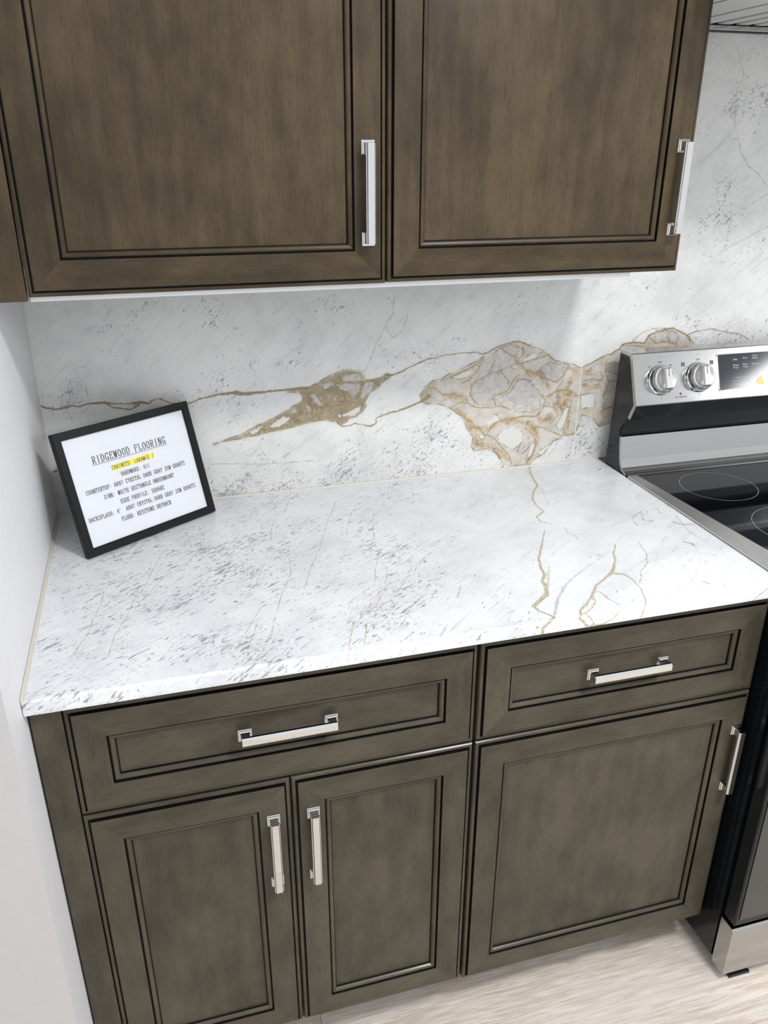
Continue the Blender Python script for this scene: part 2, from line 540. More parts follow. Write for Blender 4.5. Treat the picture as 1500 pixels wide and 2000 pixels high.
# vein traces: (x, z or distance from the wall, half width), tenths of a millimetre
WV={'V':[[(-28,11438,14),(121,11367,18),(277,11333,16),(441,11348,18),(576,11384,10),(733,11343,12),(904,11390,12),(1102,11396,24),(1201,11395,20),(1397,11362,8),(1628,11333,8),(1866,11351,28),(2032,11312,14),(2141,11376,10),(2246,11394,8),(2344,11350,10),(2440,11280,10),(2785,11253,10),(3037,11326,12),(3251,11365,12),(3395,11391,22),(3573,11396,26),(3754,11419,28),(3893,11364,24),(4075,11377,18),(4365,11374,18)],[(1201,11388,10),(1322,11296,10),(1516,11244,10),(1682,11220,10),(1826,11292,16)],[(3242,11348,8),(3426,11397,20),(3668,11404,23),(3848,11374,40),(4029,11351,20),(4338,11376,18),(4648,11384,18),(4962,11393,27),(5214,11391,33)],[(6933,11559,30),(7033,11536,20),(7166,11576,13),(7299,11616,12),(7465,11702,8),(7699,11768,7),(7900,11852,5)],[(7217,11579,9),(7460,11692,7),(7739,11810,7),(7986,11845,7),(8269,11895,7),(8555,11912,7),(8771,11916,7),(8990,11902,10),(9101,11861,14),(9245,11904,12),(9424,11996,9),(9641,12052,7),(9861,12091,9),(10088,12043,9)],[(5835,10605,17),(5931,10496,8),(6097,10499,7),(6230,10538,7),(6396,10490,7),(6564,10442,15),(6699,10498,13),(6699,10617,8),(6901,10684,10),(7138,10733,17),(7342,10767,13),(7580,10849,15),(7751,10903,17),(7921,11008,20)],[(7224,10757,16),(7438,10811,16),(7651,10882,17),(7793,10977,12),(7864,11042,14)],[(11586,11404,5),(11799,11510,8),(12047,11631,7),(12303,11700,7),(12445,11777,10),(12508,11875,13),(12769,11911,13),(13081,11876,8),(13172,12041,16),(13390,12131,12),(13770,12178,13),(14024,12062,12),(14196,11984,13),(14294,11875,13)],[(14193,12002,7),(14418,12075,7),(14811,12106,8),(15192,12016,8),(15615,11941,7),(15892,11802,7)],[(12762,11962,3),(13007,12117,3),(13263,12198,3),(13613,12186,3)],[(-2,10051,12),(83,10061,16),(192,10125,12)]],'T':[[(3001,9932,5),(3618,9870,5),(4215,9804,5),(4762,9790,5),(5285,9779,5)],[(6440,11577,5),(6572,11888,5),(6704,12227,7),(6866,12499,5),(7059,12828,5),(7089,13191,5)],[(6898,12590,3),(7061,12332,3),(7289,12476,3),(7383,12812,3)],[(887,11738,6),(906,11525,6),(889,11402,6)],[(244,11328,6),(211,11117,6)],[(14322,17834,5),(14488,17530,6),(14617,17324,6),(14511,17085,5),(14495,16737,5),(14613,16330,6),(14830,15886,6),(15071,15602,8),(15358,15456,8),(15680,15162,8)],[(14565,16302,3),(14177,15941,3),(13807,15662,3)],[(15707,15044,5),(15146,14725,5),(14482,14348,5)],[(15864,14349,5),(15280,14086,5),(14663,13795,5)],[(11965,10050,5),(12174,9682,5),(12419,9383,5)],[(10828,9220,5),(10933,9406,5),(11111,9662,5),(11218,9807,5)]],'B':[[(4802,11341,5),(5024,11389,5),(5246,11398,5),(5407,11473,5),(5601,11571,5),(5795,11653,5),(5956,11706,5),(6085,11735,5),(6214,11704,5),(6376,11678,5),(6423,11578,5),(6439,11480,5),(6636,11466,5),(6801,11503,5),(6950,11574,5),(7033,11536,5),(6900,11431,5),(6734,11296,5),(6601,11207,5),(6485,11068,5),(6451,10988,5),(6500,10918,5),(6399,10793,5),(6232,10689,5),(6099,10650,5),(5932,10513,5),(5835,10605,5),(5575,10677,5),(5380,10661,5),(5056,10605,5),(4733,10551,5),(4414,10513,5),(4127,10456,5),(3875,10429,5),(3532,10404,5),(3220,10341,5),(3503,10430,5),(3787,10503,5),(4076,10641,5),(4396,10760,5),(4687,10899,5),(4946,11041,5),(5108,11125,5),(5128,11220,5),(5021,11309,5)],[(7684,11056,5),(7824,11220,5),(7964,11349,5),(8178,11386,5),(8320,11463,5),(8570,11550,5),(8784,11640,5),(8998,11730,5),(9140,11824,5),(9281,11919,5),(9459,12011,5),(9714,12065,5),(9936,12087,5),(10205,11985,5),(10478,11881,5),(10679,11764,5),(10847,11612,5),(11086,11543,5),(11323,11510,5),(11493,11391,5),(11644,11453,5),(11873,11529,5),(12100,11623,5),(12255,11667,5),(12778,11671,5),(13033,9841,5),(12682,9950,5),(12382,10014,5),(12141,9957,5),(11906,10208,5),(11654,10286,5),(11587,9967,5),(11501,9820,5),(11259,9803,5),(10987,9693,5),(10770,9422,5),(10578,9324,5),(10429,9182,5),(10150,9171,5),(9910,9195,5),(9707,9293,5),(9574,9537,5),(9334,9675,5),(9028,9647,5),(8947,9749,5),(8974,9972,5),(8812,10209,5),(8688,10476,5),(8421,10679,5),(8270,10780,5),(8050,10833,5),(7832,10850,5),(7722,10930,5)],[(12303,11700,5),(12445,11777,5),(12508,11875,5),(12769,11911,5),(13081,11876,5),(13172,12041,5),(13390,12131,5),(13770,12178,5),(14024,12062,5),(14196,11984,5),(14387,11800,5),(14444,11482,5),(12323,11545,5)]],'G':[[(5953,11578,5),(6116,11637,5),(6375,11629,5),(6406,11450,5),(6243,11445,5),(5983,11464,5)],[(5502,11450,5),(5663,11518,5),(5790,11461,5),(5723,11337,5),(5594,11331,5)],[(5854,11425,5),(6112,11432,5),(6373,11413,5),(6338,11227,5),(6205,11106,5),(6077,11246,5),(5883,11293,5)],[(6438,11415,5),(6636,11427,5),(6635,11271,5),(6435,11088,5),(6336,11096,5)],[(5240,11244,5),(5401,11281,5),(5491,11095,5),(5584,10990,5),(5456,11000,5)],[(8877,11214,5),(9094,11305,5),(9311,11395,5),(9571,11413,5),(9772,11221,5),(9746,11044,5),(9565,10914,5),(9382,10819,5),(9353,10677,5),(9049,10737,5),(8870,10966,5)],[(9382,10819,5),(9789,10969,5),(9998,11241,5),(10269,11186,5),(10435,11030,5),(10607,10835,5),(10594,10541,5),(10406,10445,5),(10054,10473,5),(9776,10606,5),(9505,10664,5)],[(8941,11421,5),(9215,11785,5),(9500,11957,5),(9791,12026,5),(10059,11941,5),(10069,11802,5),(9823,11572,5),(9457,11456,5),(9092,11340,5)],[(10515,11456,5),(10734,11584,5),(11209,11482,5),(11152,11269,5),(10973,11100,5),(10650,11232,5)],[(12166,11419,5),(12466,11582,5),(12520,11176,5),(12225,11269,5)],[(9336,9636,5),(9577,9499,5),(9746,9289,5),(9503,9429,5)],[(10186,9747,5),(10336,9848,5),(10394,9613,5),(10247,9472,5),(10084,9527,5)],[(11517,11171,5),(12022,11283,5),(12126,11092,5),(11573,11021,5)],[(13322,12066,5),(13739,12129,5),(13997,11995,5),(13906,11828,5),(13349,11895,5)]],'I':[[(9138,11859,14),(9002,11660,12),(8824,11568,12),(8572,11480,12),(8322,11393,10),(8180,11334,9)],[(9140,11824,10),(9077,11621,9),(8904,11423,10),(8800,11290,10),(8654,11265,9)],[(9404,11704,7),(9307,11466,9),(9166,11335,7),(8985,11277,7),(8880,11143,7),(8852,10968,9),(8972,10779,9)],[(9499,11975,9),(9731,11822,9),(9886,11743,7),(9898,11567,10),(10121,11623,9),(10493,11705,10),(10679,11764,14),(10766,11653,9)],[(9863,12056,5),(9948,11913,7),(9883,11778,7)],[(9990,11349,10),(9850,11180,12),(9749,11008,10),(9564,10932,16),(9414,10925,9)],[(10249,11438,9),(10411,11320,10),(10653,11195,9),(10934,11103,9),(11077,11238,9),(11209,11482,9)],[(10607,10835,9),(10699,10681,7),(10603,10429,7),(10534,10322,7)],[(9776,10606,7),(9505,10664,7),(9393,10637,7),(9053,10664,9),(8901,10712,9)],[(8419,10715,7),(8600,10808,9),(8785,10794,9),(8938,10709,7)],[(9313,10053,10),(9453,10264,9),(9680,10319,12),(9909,10337,14),(10178,10370,16),(10493,10344,17),(10564,10432,10)],[(9077,10186,9),(9238,10023,10),(9473,9926,9),(9641,9722,9),(9894,9429,9),(9967,9228,10)],[(10239,10084,9),(10449,9914,9),(10545,9714,9),(10487,9449,10),(10345,9229,12)],[(10473,10102,9),(10716,10043,9),(10967,9906,10),(11218,9807,9),(11538,9856,7)],[(11218,9807,9),(11232,10074,9),(11323,10370,10),(11372,10666,9)],[(10728,10789,14),(10879,10851,17),(11030,10914,14),(11269,10896,14),(11525,10729,10)],[(11088,11129,9),(10951,10919,10),(10807,10783,10)],[(12177,10339,12),(12333,10402,14),(12500,10389,10)],[(11993,10163,9),(12136,9996,7),(12252,10064,7)],[(12157,11493,7),(12143,11275,9),(12252,11046,9),(12416,11035,9)],[(11605,11092,7),(11842,11112,9),(12089,11058,9)],[(7859,11217,9),(8040,11169,9),(8226,11015,9),(8444,11034,9),(8668,10946,7)],[(8688,10476,7),(8879,10387,9),(9039,10189,7)],[(10709,10569,7),(10950,10513,7),(11048,10317,7),(10866,10144,7)],[(5890,11615,10),(5821,11427,15),(5785,11268,15),(5867,11294,12),(5979,11254,12),(6041,11053,15),(5908,10965,15),(5746,10977,15),(5645,10854,13),(5513,10766,8)],[(5822,11459,7),(6113,11455,7),(6406,11450,7)],[(6406,11450,8),(6338,11227,10),(6238,11087,12),(6040,11004,12)],[(5274,11306,7),(5431,11230,12),(5490,11063,13),(5583,10957,12)],[(6438,11415,8),(6370,11159,8),(6270,11035,10)],[(4396,10760,10),(4295,10638,8),(4229,10578,12),(4415,10529,10),(4671,10573,8)],[(5085,11320,8),(5143,11187,10),(5107,11093,8)],[(5713,10947,8),(5808,10841,10),(5874,10901,8)],[(5708,10749,8),(5901,10633,8),(6100,10683,7)],[(5878,11049,23),(6008,11055,23),(5957,10977,20)],[(3980,10600,7),(4139,10652,7),(4363,10730,7)],[(5534,11448,7),(5791,11509,7),(5921,11580,7)],[(13177,12007,10),(13354,11860,10),(13663,11877,8),(13912,11793,8)],[(13773,12161,8),(13641,12015,7),(13742,11872,7)],[(12512,11841,7),(12779,11842,8),(13055,11792,8)],[(14156,11986,8),(14306,11805,10)]],'O':[[(8345,10721,44),(8609,10591,52),(8843,10353,70),(8969,10084,61),(9058,9814,52),(9327,9789,44),(9650,9568,44),(9900,9351,44)],[(8963,10196,52),(9306,10166,70),(9605,10289,70),(9912,10300,61),(10227,10236,70),(10477,10064,70),(10575,9827,44),(10447,9453,44),(10345,9229,35)],[(11213,11446,52),(11382,11326,61),(11221,10973,70),(11081,10799,105),(11360,10778,87),(10987,10547,96),(11274,10449,70),(11342,10179,52),(11292,9877,44)],[(11702,10938,52),(12022,10952,61)],[(8264,10976,70),(8482,10995,87),(8745,10868,70)],[(9729,11857,35),(9969,11633,44),(10257,11330,44),(10521,11384,35),(10617,11162,44),(10787,11005,44)],[(12176,10679,52),(12303,10969,44),(12182,10300,35)],[(10852,10296,78),(10619,10240,52)],[(7792,11047,35),(8003,11207,44)],[(11549,11242,26),(11852,11367,35)]],'H':[[(4292,10589,5),(4488,10704,5),(4683,10818,5),(4872,10802,5),(4739,10666,5),(4545,10600,5)],[(3945,10538,5),(4138,10629,5),(4297,10677,5),(4230,10595,5),(4036,10490,5)],[(9568,9956,5),(9694,10094,5),(9962,10146,5),(10208,9974,5),(10186,9747,5),(9963,9577,5),(9760,9673,5),(9597,9802,5)],[(10336,9347,5),(10428,9687,5),(10545,9714,5),(10521,9524,5),(10415,9359,5)],[(8395,11388,5),(8645,11493,5),(8898,11546,5),(8795,11396,5),(8615,11338,5)],[(10605,9477,5),(10987,9693,5),(11223,9760,5),(11464,9785,5),(11517,9271,5),(10787,9224,5)],[(9106,9997,5),(9197,10064,5),(9261,9946,5),(9187,9896,5)],[(9788,11539,5),(9969,11633,5),(9904,11496,5)],[(10004,11666,5),(10294,11823,5),(10561,11806,5),(10346,11644,5),(10123,11588,5)],[(11030,10092,5),(11194,10456,5),(11311,10484,5),(11273,10071,5),(11125,9931,5)],[(11561,10763,5),(11962,10770,5),(11957,10470,5),(11639,10420,5)],[(9262,10281,5),(9478,10484,5),(9602,10326,5),(9417,10230,5)],[(5740,10740,5),(6069,10803,5),(6368,10945,5),(6450,10898,5),(6233,10739,5),(5968,10688,5)]]}
CV={'V':[[(10396,41,13),(10247,440,17),(10150,809,19),(10078,1172,23),(9838,1473,17),(9621,1884,13),(9560,2262,11),(9581,2508,15),(9315,2731,13),(9287,2929,8),(9438,3123,6)],[(9194,3352,6),(8994,3677,11),(8820,3994,17),(8581,4364,17),(8442,4739,23),(8393,4965,25),(8244,5232,25),(8209,5446,36),(8123,5639,40),(7903,5824,42),(7729,5960,34),(7760,6123,15),(7861,6250,15),(7897,6357,21),(7777,6460,25),(7686,6550,27),(7688,6653,25)],[(10194,4287,6),(9980,4582,13),(9888,4812,13),(9591,5220,29),(9371,5393,19),(9054,5607,19),(8916,5788,25),(8650,6067,19),(8411,6271,25),(8313,6454,19),(8460,6630,19)],[(9551,5288,29),(9739,5379,21),(9777,5583,11),(9738,5872,8),(9631,6201,8),(9479,6470,8),(9447,6639,8)],[(9015,5816,11),(9025,6068,11),(9101,6262,8)],[(8460,6630,11),(8738,6658,13),(8915,6590,8),(9011,6472,6)],[(8848,5841,8),(8780,6103,8),(8428,6408,11),(8584,6593,8)],[(8582,4778,6),(8346,5260,6),(8168,5507,6)],[(11861,6454,8),(11616,6649,8)]],'T':[[(10668,4328,6),(10562,4744,8),(10354,5109,8),(10077,5355,8),(9817,5745,8)],[(9645,3331,6),(9574,3555,8),(9661,3722,8),(9633,3874,6)],[(10122,1184,4),(9914,1966,4),(9810,2276,4)],[(11790,3047,6),(11901,3023,6),(11824,3218,8),(11915,3296,6)],[(998,3593,4),(957,3990,4),(856,4457,4),(787,4902,4),(680,5213,4),(620,5407,4)],[(1564,3507,4),(1466,4075,4),(1361,4544,4),(1189,5039,4),(1127,5571,4)],[(2692,2332,4),(2412,2861,4),(2101,3178,4),(1889,3473,4),(1629,4005,4),(1520,4118,4)],[(2014,2290,4),(1816,2933,4),(1691,3480,4),(1520,3974,4)],[(4206,3045,4),(4138,3713,4),(3854,4449,4),(3627,5177,4),(3508,5611,4),(3316,6043,4),(3124,6355,4)],[(5588,877,4),(5131,1991,4),(4790,2990,4),(4495,3680,4),(4243,4376,4)],[(4300,327,4),(4280,1154,4),(4031,2011,4),(3941,2680,4)],[(6190,1685,4),(5982,2393,4),(5834,3133,4)],[(5873,3292,4),(5586,4050,4),(5442,4557,4)],[(5824,3983,4),(5546,4801,4),(5262,5247,4),(4777,5709,4),(4613,6166,4),(4495,6602,4)],[(5222,5180,4),(4930,5540,4),(4704,5843,4)],[(5288,5255,4),(5165,5552,4)],[(4996,5718,4),(4812,6270,4)],[(3463,4802,4),(3237,5279,4),(2897,5973,4)],[(3346,5257,4),(3102,5936,4)],[(6781,3618,4),(6441,3949,4),(6253,4236,4)],[(6110,4394,4),(5878,4647,4)],[(3689,3388,4),(3489,3981,4)],[(4634,516,4),(4462,1115,4)],[(5795,1396,4),(5431,2481,4)]],'S':[[(9969,4491,8),(9452,4816,13),(8893,5182,17),(8550,5467,21),(8242,5814,29),(7984,6218,25),(7846,6434,13)],[(11162,3297,13),(11506,3043,17),(11315,3443,17),(11488,3522,15),(11285,3587,13),(11055,3624,17),(11128,3339,13)],[(11843,3692,34),(11943,3821,38),(12178,3886,17)],[(11515,4518,34),(11612,4637,42),(11581,4745,21)],[(10892,5970,25),(10965,6066,21)],[(12057,3441,13),(11872,4195,17),(11917,4584,13)],[(6841,4978,14),(6643,5345,21)],[(6191,6103,14),(5974,6399,18)],[(7640,4002,14),(7516,4144,11)],[(6160,5092,9),(5780,5448,9)]]}

# ------------------------------------------------------------------ stone with stored vein fields
def seg_field(P, lines):
    """per point: signed distance to the nearest polyline, its half width there, distance minus half width"""
    best = np.full(len(P), .05)
    side, wid = np.full(len(P), .05), np.full(len(P), .0003)
    for L in lines:
        A = np.array(L, float) * 1e-4
        for a, b in zip(A[:-1], A[1:]):
            d = b[:2] - a[:2]
            t = np.clip(((P - a[:2]) @ d) / max(d @ d, 1e-12), 0, 1)
            q = P - (a[:2] + t[:, None] * d)
            r_ = np.hypot(q[:, 0], q[:, 1])
            w_ = a[2] + t * (b[2] - a[2])
            hit = r_ - w_ < best
            best = np.where(hit, r_ - w_, best)
            sg = np.where(d[0] * q[:, 1] - d[1] * q[:, 0] < 0, -1.0, 1.0)
            side = np.where(hit, sg * r_, side)
            wid = np.where(hit, w_, wid)
    return np.column_stack([side, wid, best])


def poly_field(P, polys):
    """signed distance to a union of polygons, negative inside"""
    best = np.full(len(P), .05)
    for L in polys:
        A = np.array(L, float)[:, :2] * 1e-4
        B = np.roll(A, -1, 0)
        dist = np.full(len(P), 1.0)
        inside = np.zeros(len(P), bool)
        for a, b in zip(A, B):
            d = b - a
            t = np.clip(((P - a) @ d) / max(d @ d, 1e-12), 0, 1)
            q = P - (a + t[:, None] * d)
            dist = np.minimum(dist, np.hypot(q[:, 0], q[:, 1]))
            c = (a[1] > P[:, 1]) != (b[1] > P[:, 1])
            xi = a[0] + (P[:, 1] - a[1]) / (b[1] - a[1] if abs(b[1] - a[1]) > 1e-12 else 1e-12) * d[0]
            inside ^= c & (P[:, 0] < xi)
        best = np.minimum(best, np.where(inside, -dist, dist))
    return best


def store(me, uv, fields):
    a = me.attributes.new('stone_uv', 'FLOAT_VECTOR', 'POINT')
    a.data.foreach_set('vector', np.column_stack([uv, np.zeros(len(uv))]).astype(np.float32).ravel())
    for k, v in fields.items():
        if v.ndim == 2:
            a = me.attributes.new(k, 'FLOAT_VECTOR', 'POINT')
            a.data.foreach_set('vector', np.clip(v, -.05, .05).astype(np.float32).ravel())
        else:
            a = me.attributes.new(k, 'FLOAT', 'POINT')
            a.data.foreach_set('value', np.clip(v, -.04, .05).astype(np.float32))


def sheet(name, mat, us, rows, parent, fields_fn, close):
    """rows: list of (y, z, s); a sheet over x = us and those rows, plus closing faces"""
    nu, nr = len(us), len(rows)
    R = np.array(rows)
    V = np.empty((nr, nu, 3))
    V[:, :, 0] = us[None, :]
    V[:, :, 1] = R[:, 0:1]
    V[:, :, 2] = R[:, 1:2]
    uv = np.empty((nr, nu, 2))
    uv[:, :, 0] = us[None, :]
    uv[:, :, 1] = R[:, 2:3]
    i = np.arange(nr - 1)[:, None] * nu + np.arange(nu - 1)[None, :]
    F = np.stack([i, i + 1, i + nu + 1, i + nu], -1).reshape(-1, 4)
    off = Vector(parent['_o'])
    faces = F.tolist()
    left = [k * nu for k in range(nr)]
    right = [k * nu + nu - 1 for k in range(nr)]
    if close:
        faces += [left[::-1] if close > 0 else left, right if close > 0 else right[::-1]]
    me = bpy.data.meshes.new(name)
    me.from_pydata((V.reshape(-1, 3) - np.array(off)).tolist(), [], faces)
    me.materials.append(M[mat])
    uvf = uv.reshape(-1, 2)
    store(me, uvf, fields_fn(uvf))
    o = bpy.data.objects.new(name, me)
    C.objects.link(o)
    o.parent = parent
    o['_o'] = tuple(off)
    return o


# ------------------------------------------------------------------ the setting
floor = struct(MB().box((-1.4, -2.6, -.02), (3.0, .12, -.002)).build('floor', 'dark'))
PW, PL = .262, 1.22
row = 0
y = -.540 + PW * 2
while y > -2.2:
    x = -1.3 - (.31, .95, .74, .12, .55, 1.1, .4, .85, .2, .6, .0)[row % 11]
    while x < 2.9:
        x0, x1 = max(x, -1.3), min(x + PL, 2.9)
        if x1 - x0 > .03:
            mb = MB()
            e = .0004
            a, b, c, d = x0 + e, x1 - e, y - PW + e, y - e
            mb.add([(a, c, -.002), (b, c, -.002), (b, d, -.002), (a, d, -.002),
                    (a, c, -.0006), (b, c, -.0006), (b, d, -.0006), (a, d, -.0006),
                    (a + .0008, c + .0008, 0), (b - .0008, c + .0008, 0), (b - .0008, d - .0008, 0), (a + .0008, d - .0008, 0)],
                   [(0, 1, 5, 4), (1, 2, 6, 5), (2, 3, 7, 6), (3, 0, 4, 7), (4, 5, 9, 8), (5, 6, 10, 9), (6, 7, 11, 10), (7, 4, 8, 11), (8, 9, 10, 11)])
            mb.build('plank', 'floor', floor)
        x += PL
    y -= PW
    row += 1

wall_left = MB()
wall_left.box((-.13, -.722, 0), (0, .14, 2.6), 0)
wall_left.m[2] = 1                                     # the end facing the room has the grey textured paint
wall_left = struct(wall_left.build('wall_left', ['white', 'grey'], fix=False))

wall_back = struct(MB().box((0, .012, 0), (3.0, .14, 2.6)).build('wall_back', 'white'))
wall_back['_o'] = (0, 0, 0)


def slab_fields(P):
    return dict(vein_side=seg_field(P, WV['V']), thin_side=seg_field(P, WV['T']), inner_side=seg_field(P, WV['I']),
                gold=seg_field(P, WV['O'])[:, 2], body=poly_field(P, WV['B']),
                grey=poly_field(P, WV['G']), white=poly_field(P, WV['H']))


def slab(x0, x1, z0, z1, step):
    us = np.linspace(x0, x1, int((x1 - x0) / step) + 1)
    zs = np.concatenate([np.arange(z0, 1.22, step), np.arange(1.22, z1, step * 2), [z1]])
    rows = [(.012, z1, z1)] + [(0, z, z) for z in zs[::-1]] + [(.012, z0, z0)]
    o = sheet('stone_slab', 'slab', us, rows, wall_back, slab_fields, 1)
    return o


s1 = slab(.002, 1.1530, .9165, 1.400, .0024)
s1['label'] = 'slab with the large gold and brown veins'
s2 = slab(1.1548, 2.2, .9165, 1.808, .003)
s2['label'] = 'tall plain grey slab behind the range'
MB().box((1.1530, .0004, .9165), (1.1548, .012, 1.400)).build('grout_line', 'grout', wall_back)
MB().box((.0, -.0012, .9165), (.0028, .004, 1.400)).build('caulk_bead', 'caulk', wall_back)

# ------------------------------------------------------------------ countertop
YF, ZT = -.6426, .914
ct = thing('countertop', 'white stone worktop with grey flecks and thin veins on the dark base cabinets', 'countertop', (.611, -.32, .89))
us = np.linspace(.0012, 1.2225, 490)
r = .0035
rows = [(-.0015, .890, -.02), (-.0015, ZT, .0015)]
rows += [(-s, ZT, s) for s in np.arange(.004, -YF - r, .0025)]
for k in range(7):
    t = k / 6 * PI / 2
    rows.append((YF + r - r * math.sin(t), ZT - r + r * math.cos(t), -YF - r + 2 * r * k / 6))
rows += [(YF, z, -YF + ZT - z) for z in np.arange(ZT - r - .0028, .892, -.0028)]
rows += [(YF + .0008, .8900, -YF + .024), (-.0015, .890, -.02)]
top = sheet('stone_top', 'counter', us, rows, ct,
            lambda P: dict(vein_side=seg_field(P, CV['V']), thin_side=seg_field(P, CV['T']), streak=seg_field(P, CV['S'])[:, 2]), 1)
for p in top.data.polygons:
    if len(p.vertices) == 4:
        p.use_smooth = True
top.data.set_sharp_from_angle(angle=math.radians(40))
MB().prism([(-.0005, ZT), (-.0005, .9168), (-.0022, .9162), (-.0038, ZT)], lambda a, b: (.003, a, b), lambda a, b: (1.2215, a, b)).build('caulk_bead', 'caulk', ct)
MB().prism([(.0006, ZT - .001), (.0006, .9195), (.0028, .9180), (.0058, ZT - .001)], lambda a, b: (a, -.004, b), lambda a, b: (a, YF + .001, b)).build('caulk_bead', 'caulk', ct)

# ------------------------------------------------------------------ cabinets
LOOPS = [(0, -.019, 0), (0, -.0070, 0), (.0016, -.0050, 0), (.0058, -.0044, 0), (.0064, -.0072, 2), (.0090, -.0072, 2),
         (.0094, -.0006, 2), (.0102, 0, 0), (.0515, 0, 0), (.0521, -.0010, 2), (.0523, -.0056, 2), (.0545, -.0056, 2),
         (.0550, -.0026, 0), (.0575, -.0022, 0), (.0602, -.0036, 0), (.0618, -.0064, 0), (.0624, -.0095, 2), (.0634, -.0095, 2)]


def frame_piece(side, x0, x1, z0, z1, yf):
    mb = MB()
    for (d0, h0, m0), (d1, h1, m1) in zip(LOOPS[:-1], LOOPS[1:]):
        c = lambda d: {'l': [(x0 + d, z0 + d), (x0 + d, z1 - d)], 'r': [(x1 - d, z0 + d), (x1 - d, z1 - d)],
                       'b': [(x0 + d, z0 + d), (x1 - d, z0 + d)], 't': [(x0 + d, z1 - d), (x1 - d, z1 - d)]}[side]
        (a, b), (e, f) = c(d0), c(d1)
        q = [(a[0], yf - h0, a[1]), (b[0], yf - h0, b[1]), (f[0], yf - h1, f[1]), (e[0], yf - h1, e[1])]
        mb.add(q, [(0, 1, 2, 3) if side in 'lb' and side != 'l' or side == 'r' else (3, 2, 1, 0)], m1)
    return mb


def pull_mesh():
    mb = MB()
    prof = [(-.0074, -.0158), (-.0074, -.0196), (-.0062, -.0203), (-.0052, -.0225), (.0052, -.0225), (.0062, -.0203), (.0074, -.0196), (.0074, -.0158)]
    mb.prism(prof, lambda a, b: (a, b, -.0725), lambda a, b: (a, b, .0725))
    for s in (-1, 1):
        zc = s * .0662
        prev = None
        for (hw, yy) in [(.0104, -.0001), (.0104, -.0026), (.0090, -.0032), (.0090, -.0050), (.0070, -.0062), (.0064, -.0100), (.0062, -.0162)]:
            ring = [(-hw, yy, zc - hw), (hw, yy, zc - hw), (hw, yy, zc + hw), (-hw, yy, zc + hw)]
            if prev:
                mb.add(prev + ring, [(i, (i + 1) % 4, 4 + (i + 1) % 4, 4 + i) for i in range(4)])
            prev = ring
    o = mb.build('handle', 'chrome')
    me = o.data
    bpy.data.objects.remove(o)
    bm = bmesh.new()
    bm.from_mesh(me)
    bmesh.ops.remove_doubles(bm, verts=bm.verts, dist=1e-6)
    bmesh.ops.bevel(bm, geom=[e for e in bm.edges if len(e.link_faces) == 2 and e.calc_face_angle() > .35], offset=.0005, segments=2, affect='EDGES', profile=.6)
    bm.to_mesh(me)
    bm.free()
    return me


PULL = pull_mesh()


def front(kind, parent, x0, x1, z0, z1, yf, hx, hz, level, wood='g'):
    """a door or a drawer front: raised panel board, two stiles, two rails, a pull"""
    o = MB().box((x0 + .052, yf + .0096, z0 + .052), (x1 - .052, yf + .0185, z1 - .052)).build(kind, wood + ('h' if level else 'v'), parent)
    for s in 'lr':
        frame_piece(s, x0, x1, z0, z1, yf).build('stile', [wood + 'v', wood + 'v', 'glaze'], o, fix=False)
    for s in 'bt':
        frame_piece(s, x0, x1, z0, z1, yf).build('rail', [wood + 'h', wood + 'h', 'glaze'], o, fix=False)
    h = bpy.data.objects.new('handle', PULL)
    C.objects.link(h)
    h.parent = o
    off = Vector(o['_o'])
    base = yf + (.0096 if (level and False) else 0)
    h.location = Vector((hx, base, hz)) - off
    if level:
        h.rotation_euler = (0, PI / 2, 0)
    h['label'] = 'polished chrome bar pull'
    return o


YD = -.6321
base_l = thing('base_cabinet', 'dark brown base cabinet by the left wall, one drawer over two narrow doors', 'cabinet', (.33, -.32, 0), 'kitchen cabinets')
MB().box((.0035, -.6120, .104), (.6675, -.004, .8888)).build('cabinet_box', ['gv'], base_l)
MB().box((.0035, -.545, .001), (.6675, -.02, .104)).build('toe_kick', ['dark'], base_l)
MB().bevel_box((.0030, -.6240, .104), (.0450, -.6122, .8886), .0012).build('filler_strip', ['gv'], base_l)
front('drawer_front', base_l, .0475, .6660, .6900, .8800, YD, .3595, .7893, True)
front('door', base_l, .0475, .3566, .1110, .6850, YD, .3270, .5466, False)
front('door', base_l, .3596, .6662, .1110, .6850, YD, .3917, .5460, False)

base_r = thing('base_cabinet', 'dark brown base cabinet beside the range, one drawer over a single wide door', 'cabinet', (.94, -.32, 0), 'kitchen cabinets')
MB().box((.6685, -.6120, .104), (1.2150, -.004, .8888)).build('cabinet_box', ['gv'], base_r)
MB().box((.6685, -.545, .001), (1.2150, -.02, .104)).build('toe_kick', ['dark'], base_r)
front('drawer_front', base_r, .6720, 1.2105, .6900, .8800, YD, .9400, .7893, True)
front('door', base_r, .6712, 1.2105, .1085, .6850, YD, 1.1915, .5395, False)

YU = -.3249
up = thing('wall_cabinet', 'dark brown two-door wall cabinet hanging over the countertop', 'cabinet', (.6, -.16, 1.40), 'kitchen cabinets')
MB().box((.0555, -.3050, 1.3965), (1.1420, -.004, 2.19)).build('cabinet_box', ['wv'], up)
MB().bevel_box((.0020, -.3160, 1.3870), (.0530, -.2980, 2.19), .0010).build('filler_strip', ['wv'], up)
front('door', up, .0562, .6000, 1.3935, 2.185, YU, .5700, 1.5296, False, 'w')
front('door', up, .6028, 1.1425, 1.3945, 2.185, YU, 1.1180, 1.5325, False, 'w')
MB().bevel_box((.0555, -.3040, 1.3845), (1.0600, -.2860, 1.3962), .0012).build('light_rail', ['rail'], up)

# ------------------------------------------------------------------ lettering
ARC = lambda cx, cy, rx, ry, a0, a1, n=9: [(cx + rx * math.cos(math.radians(a0 + (a1 - a0) * k / n)), cy + ry * math.sin(math.radians(a0 + (a1 - a0) * k / n))) for k in range(n + 1)]
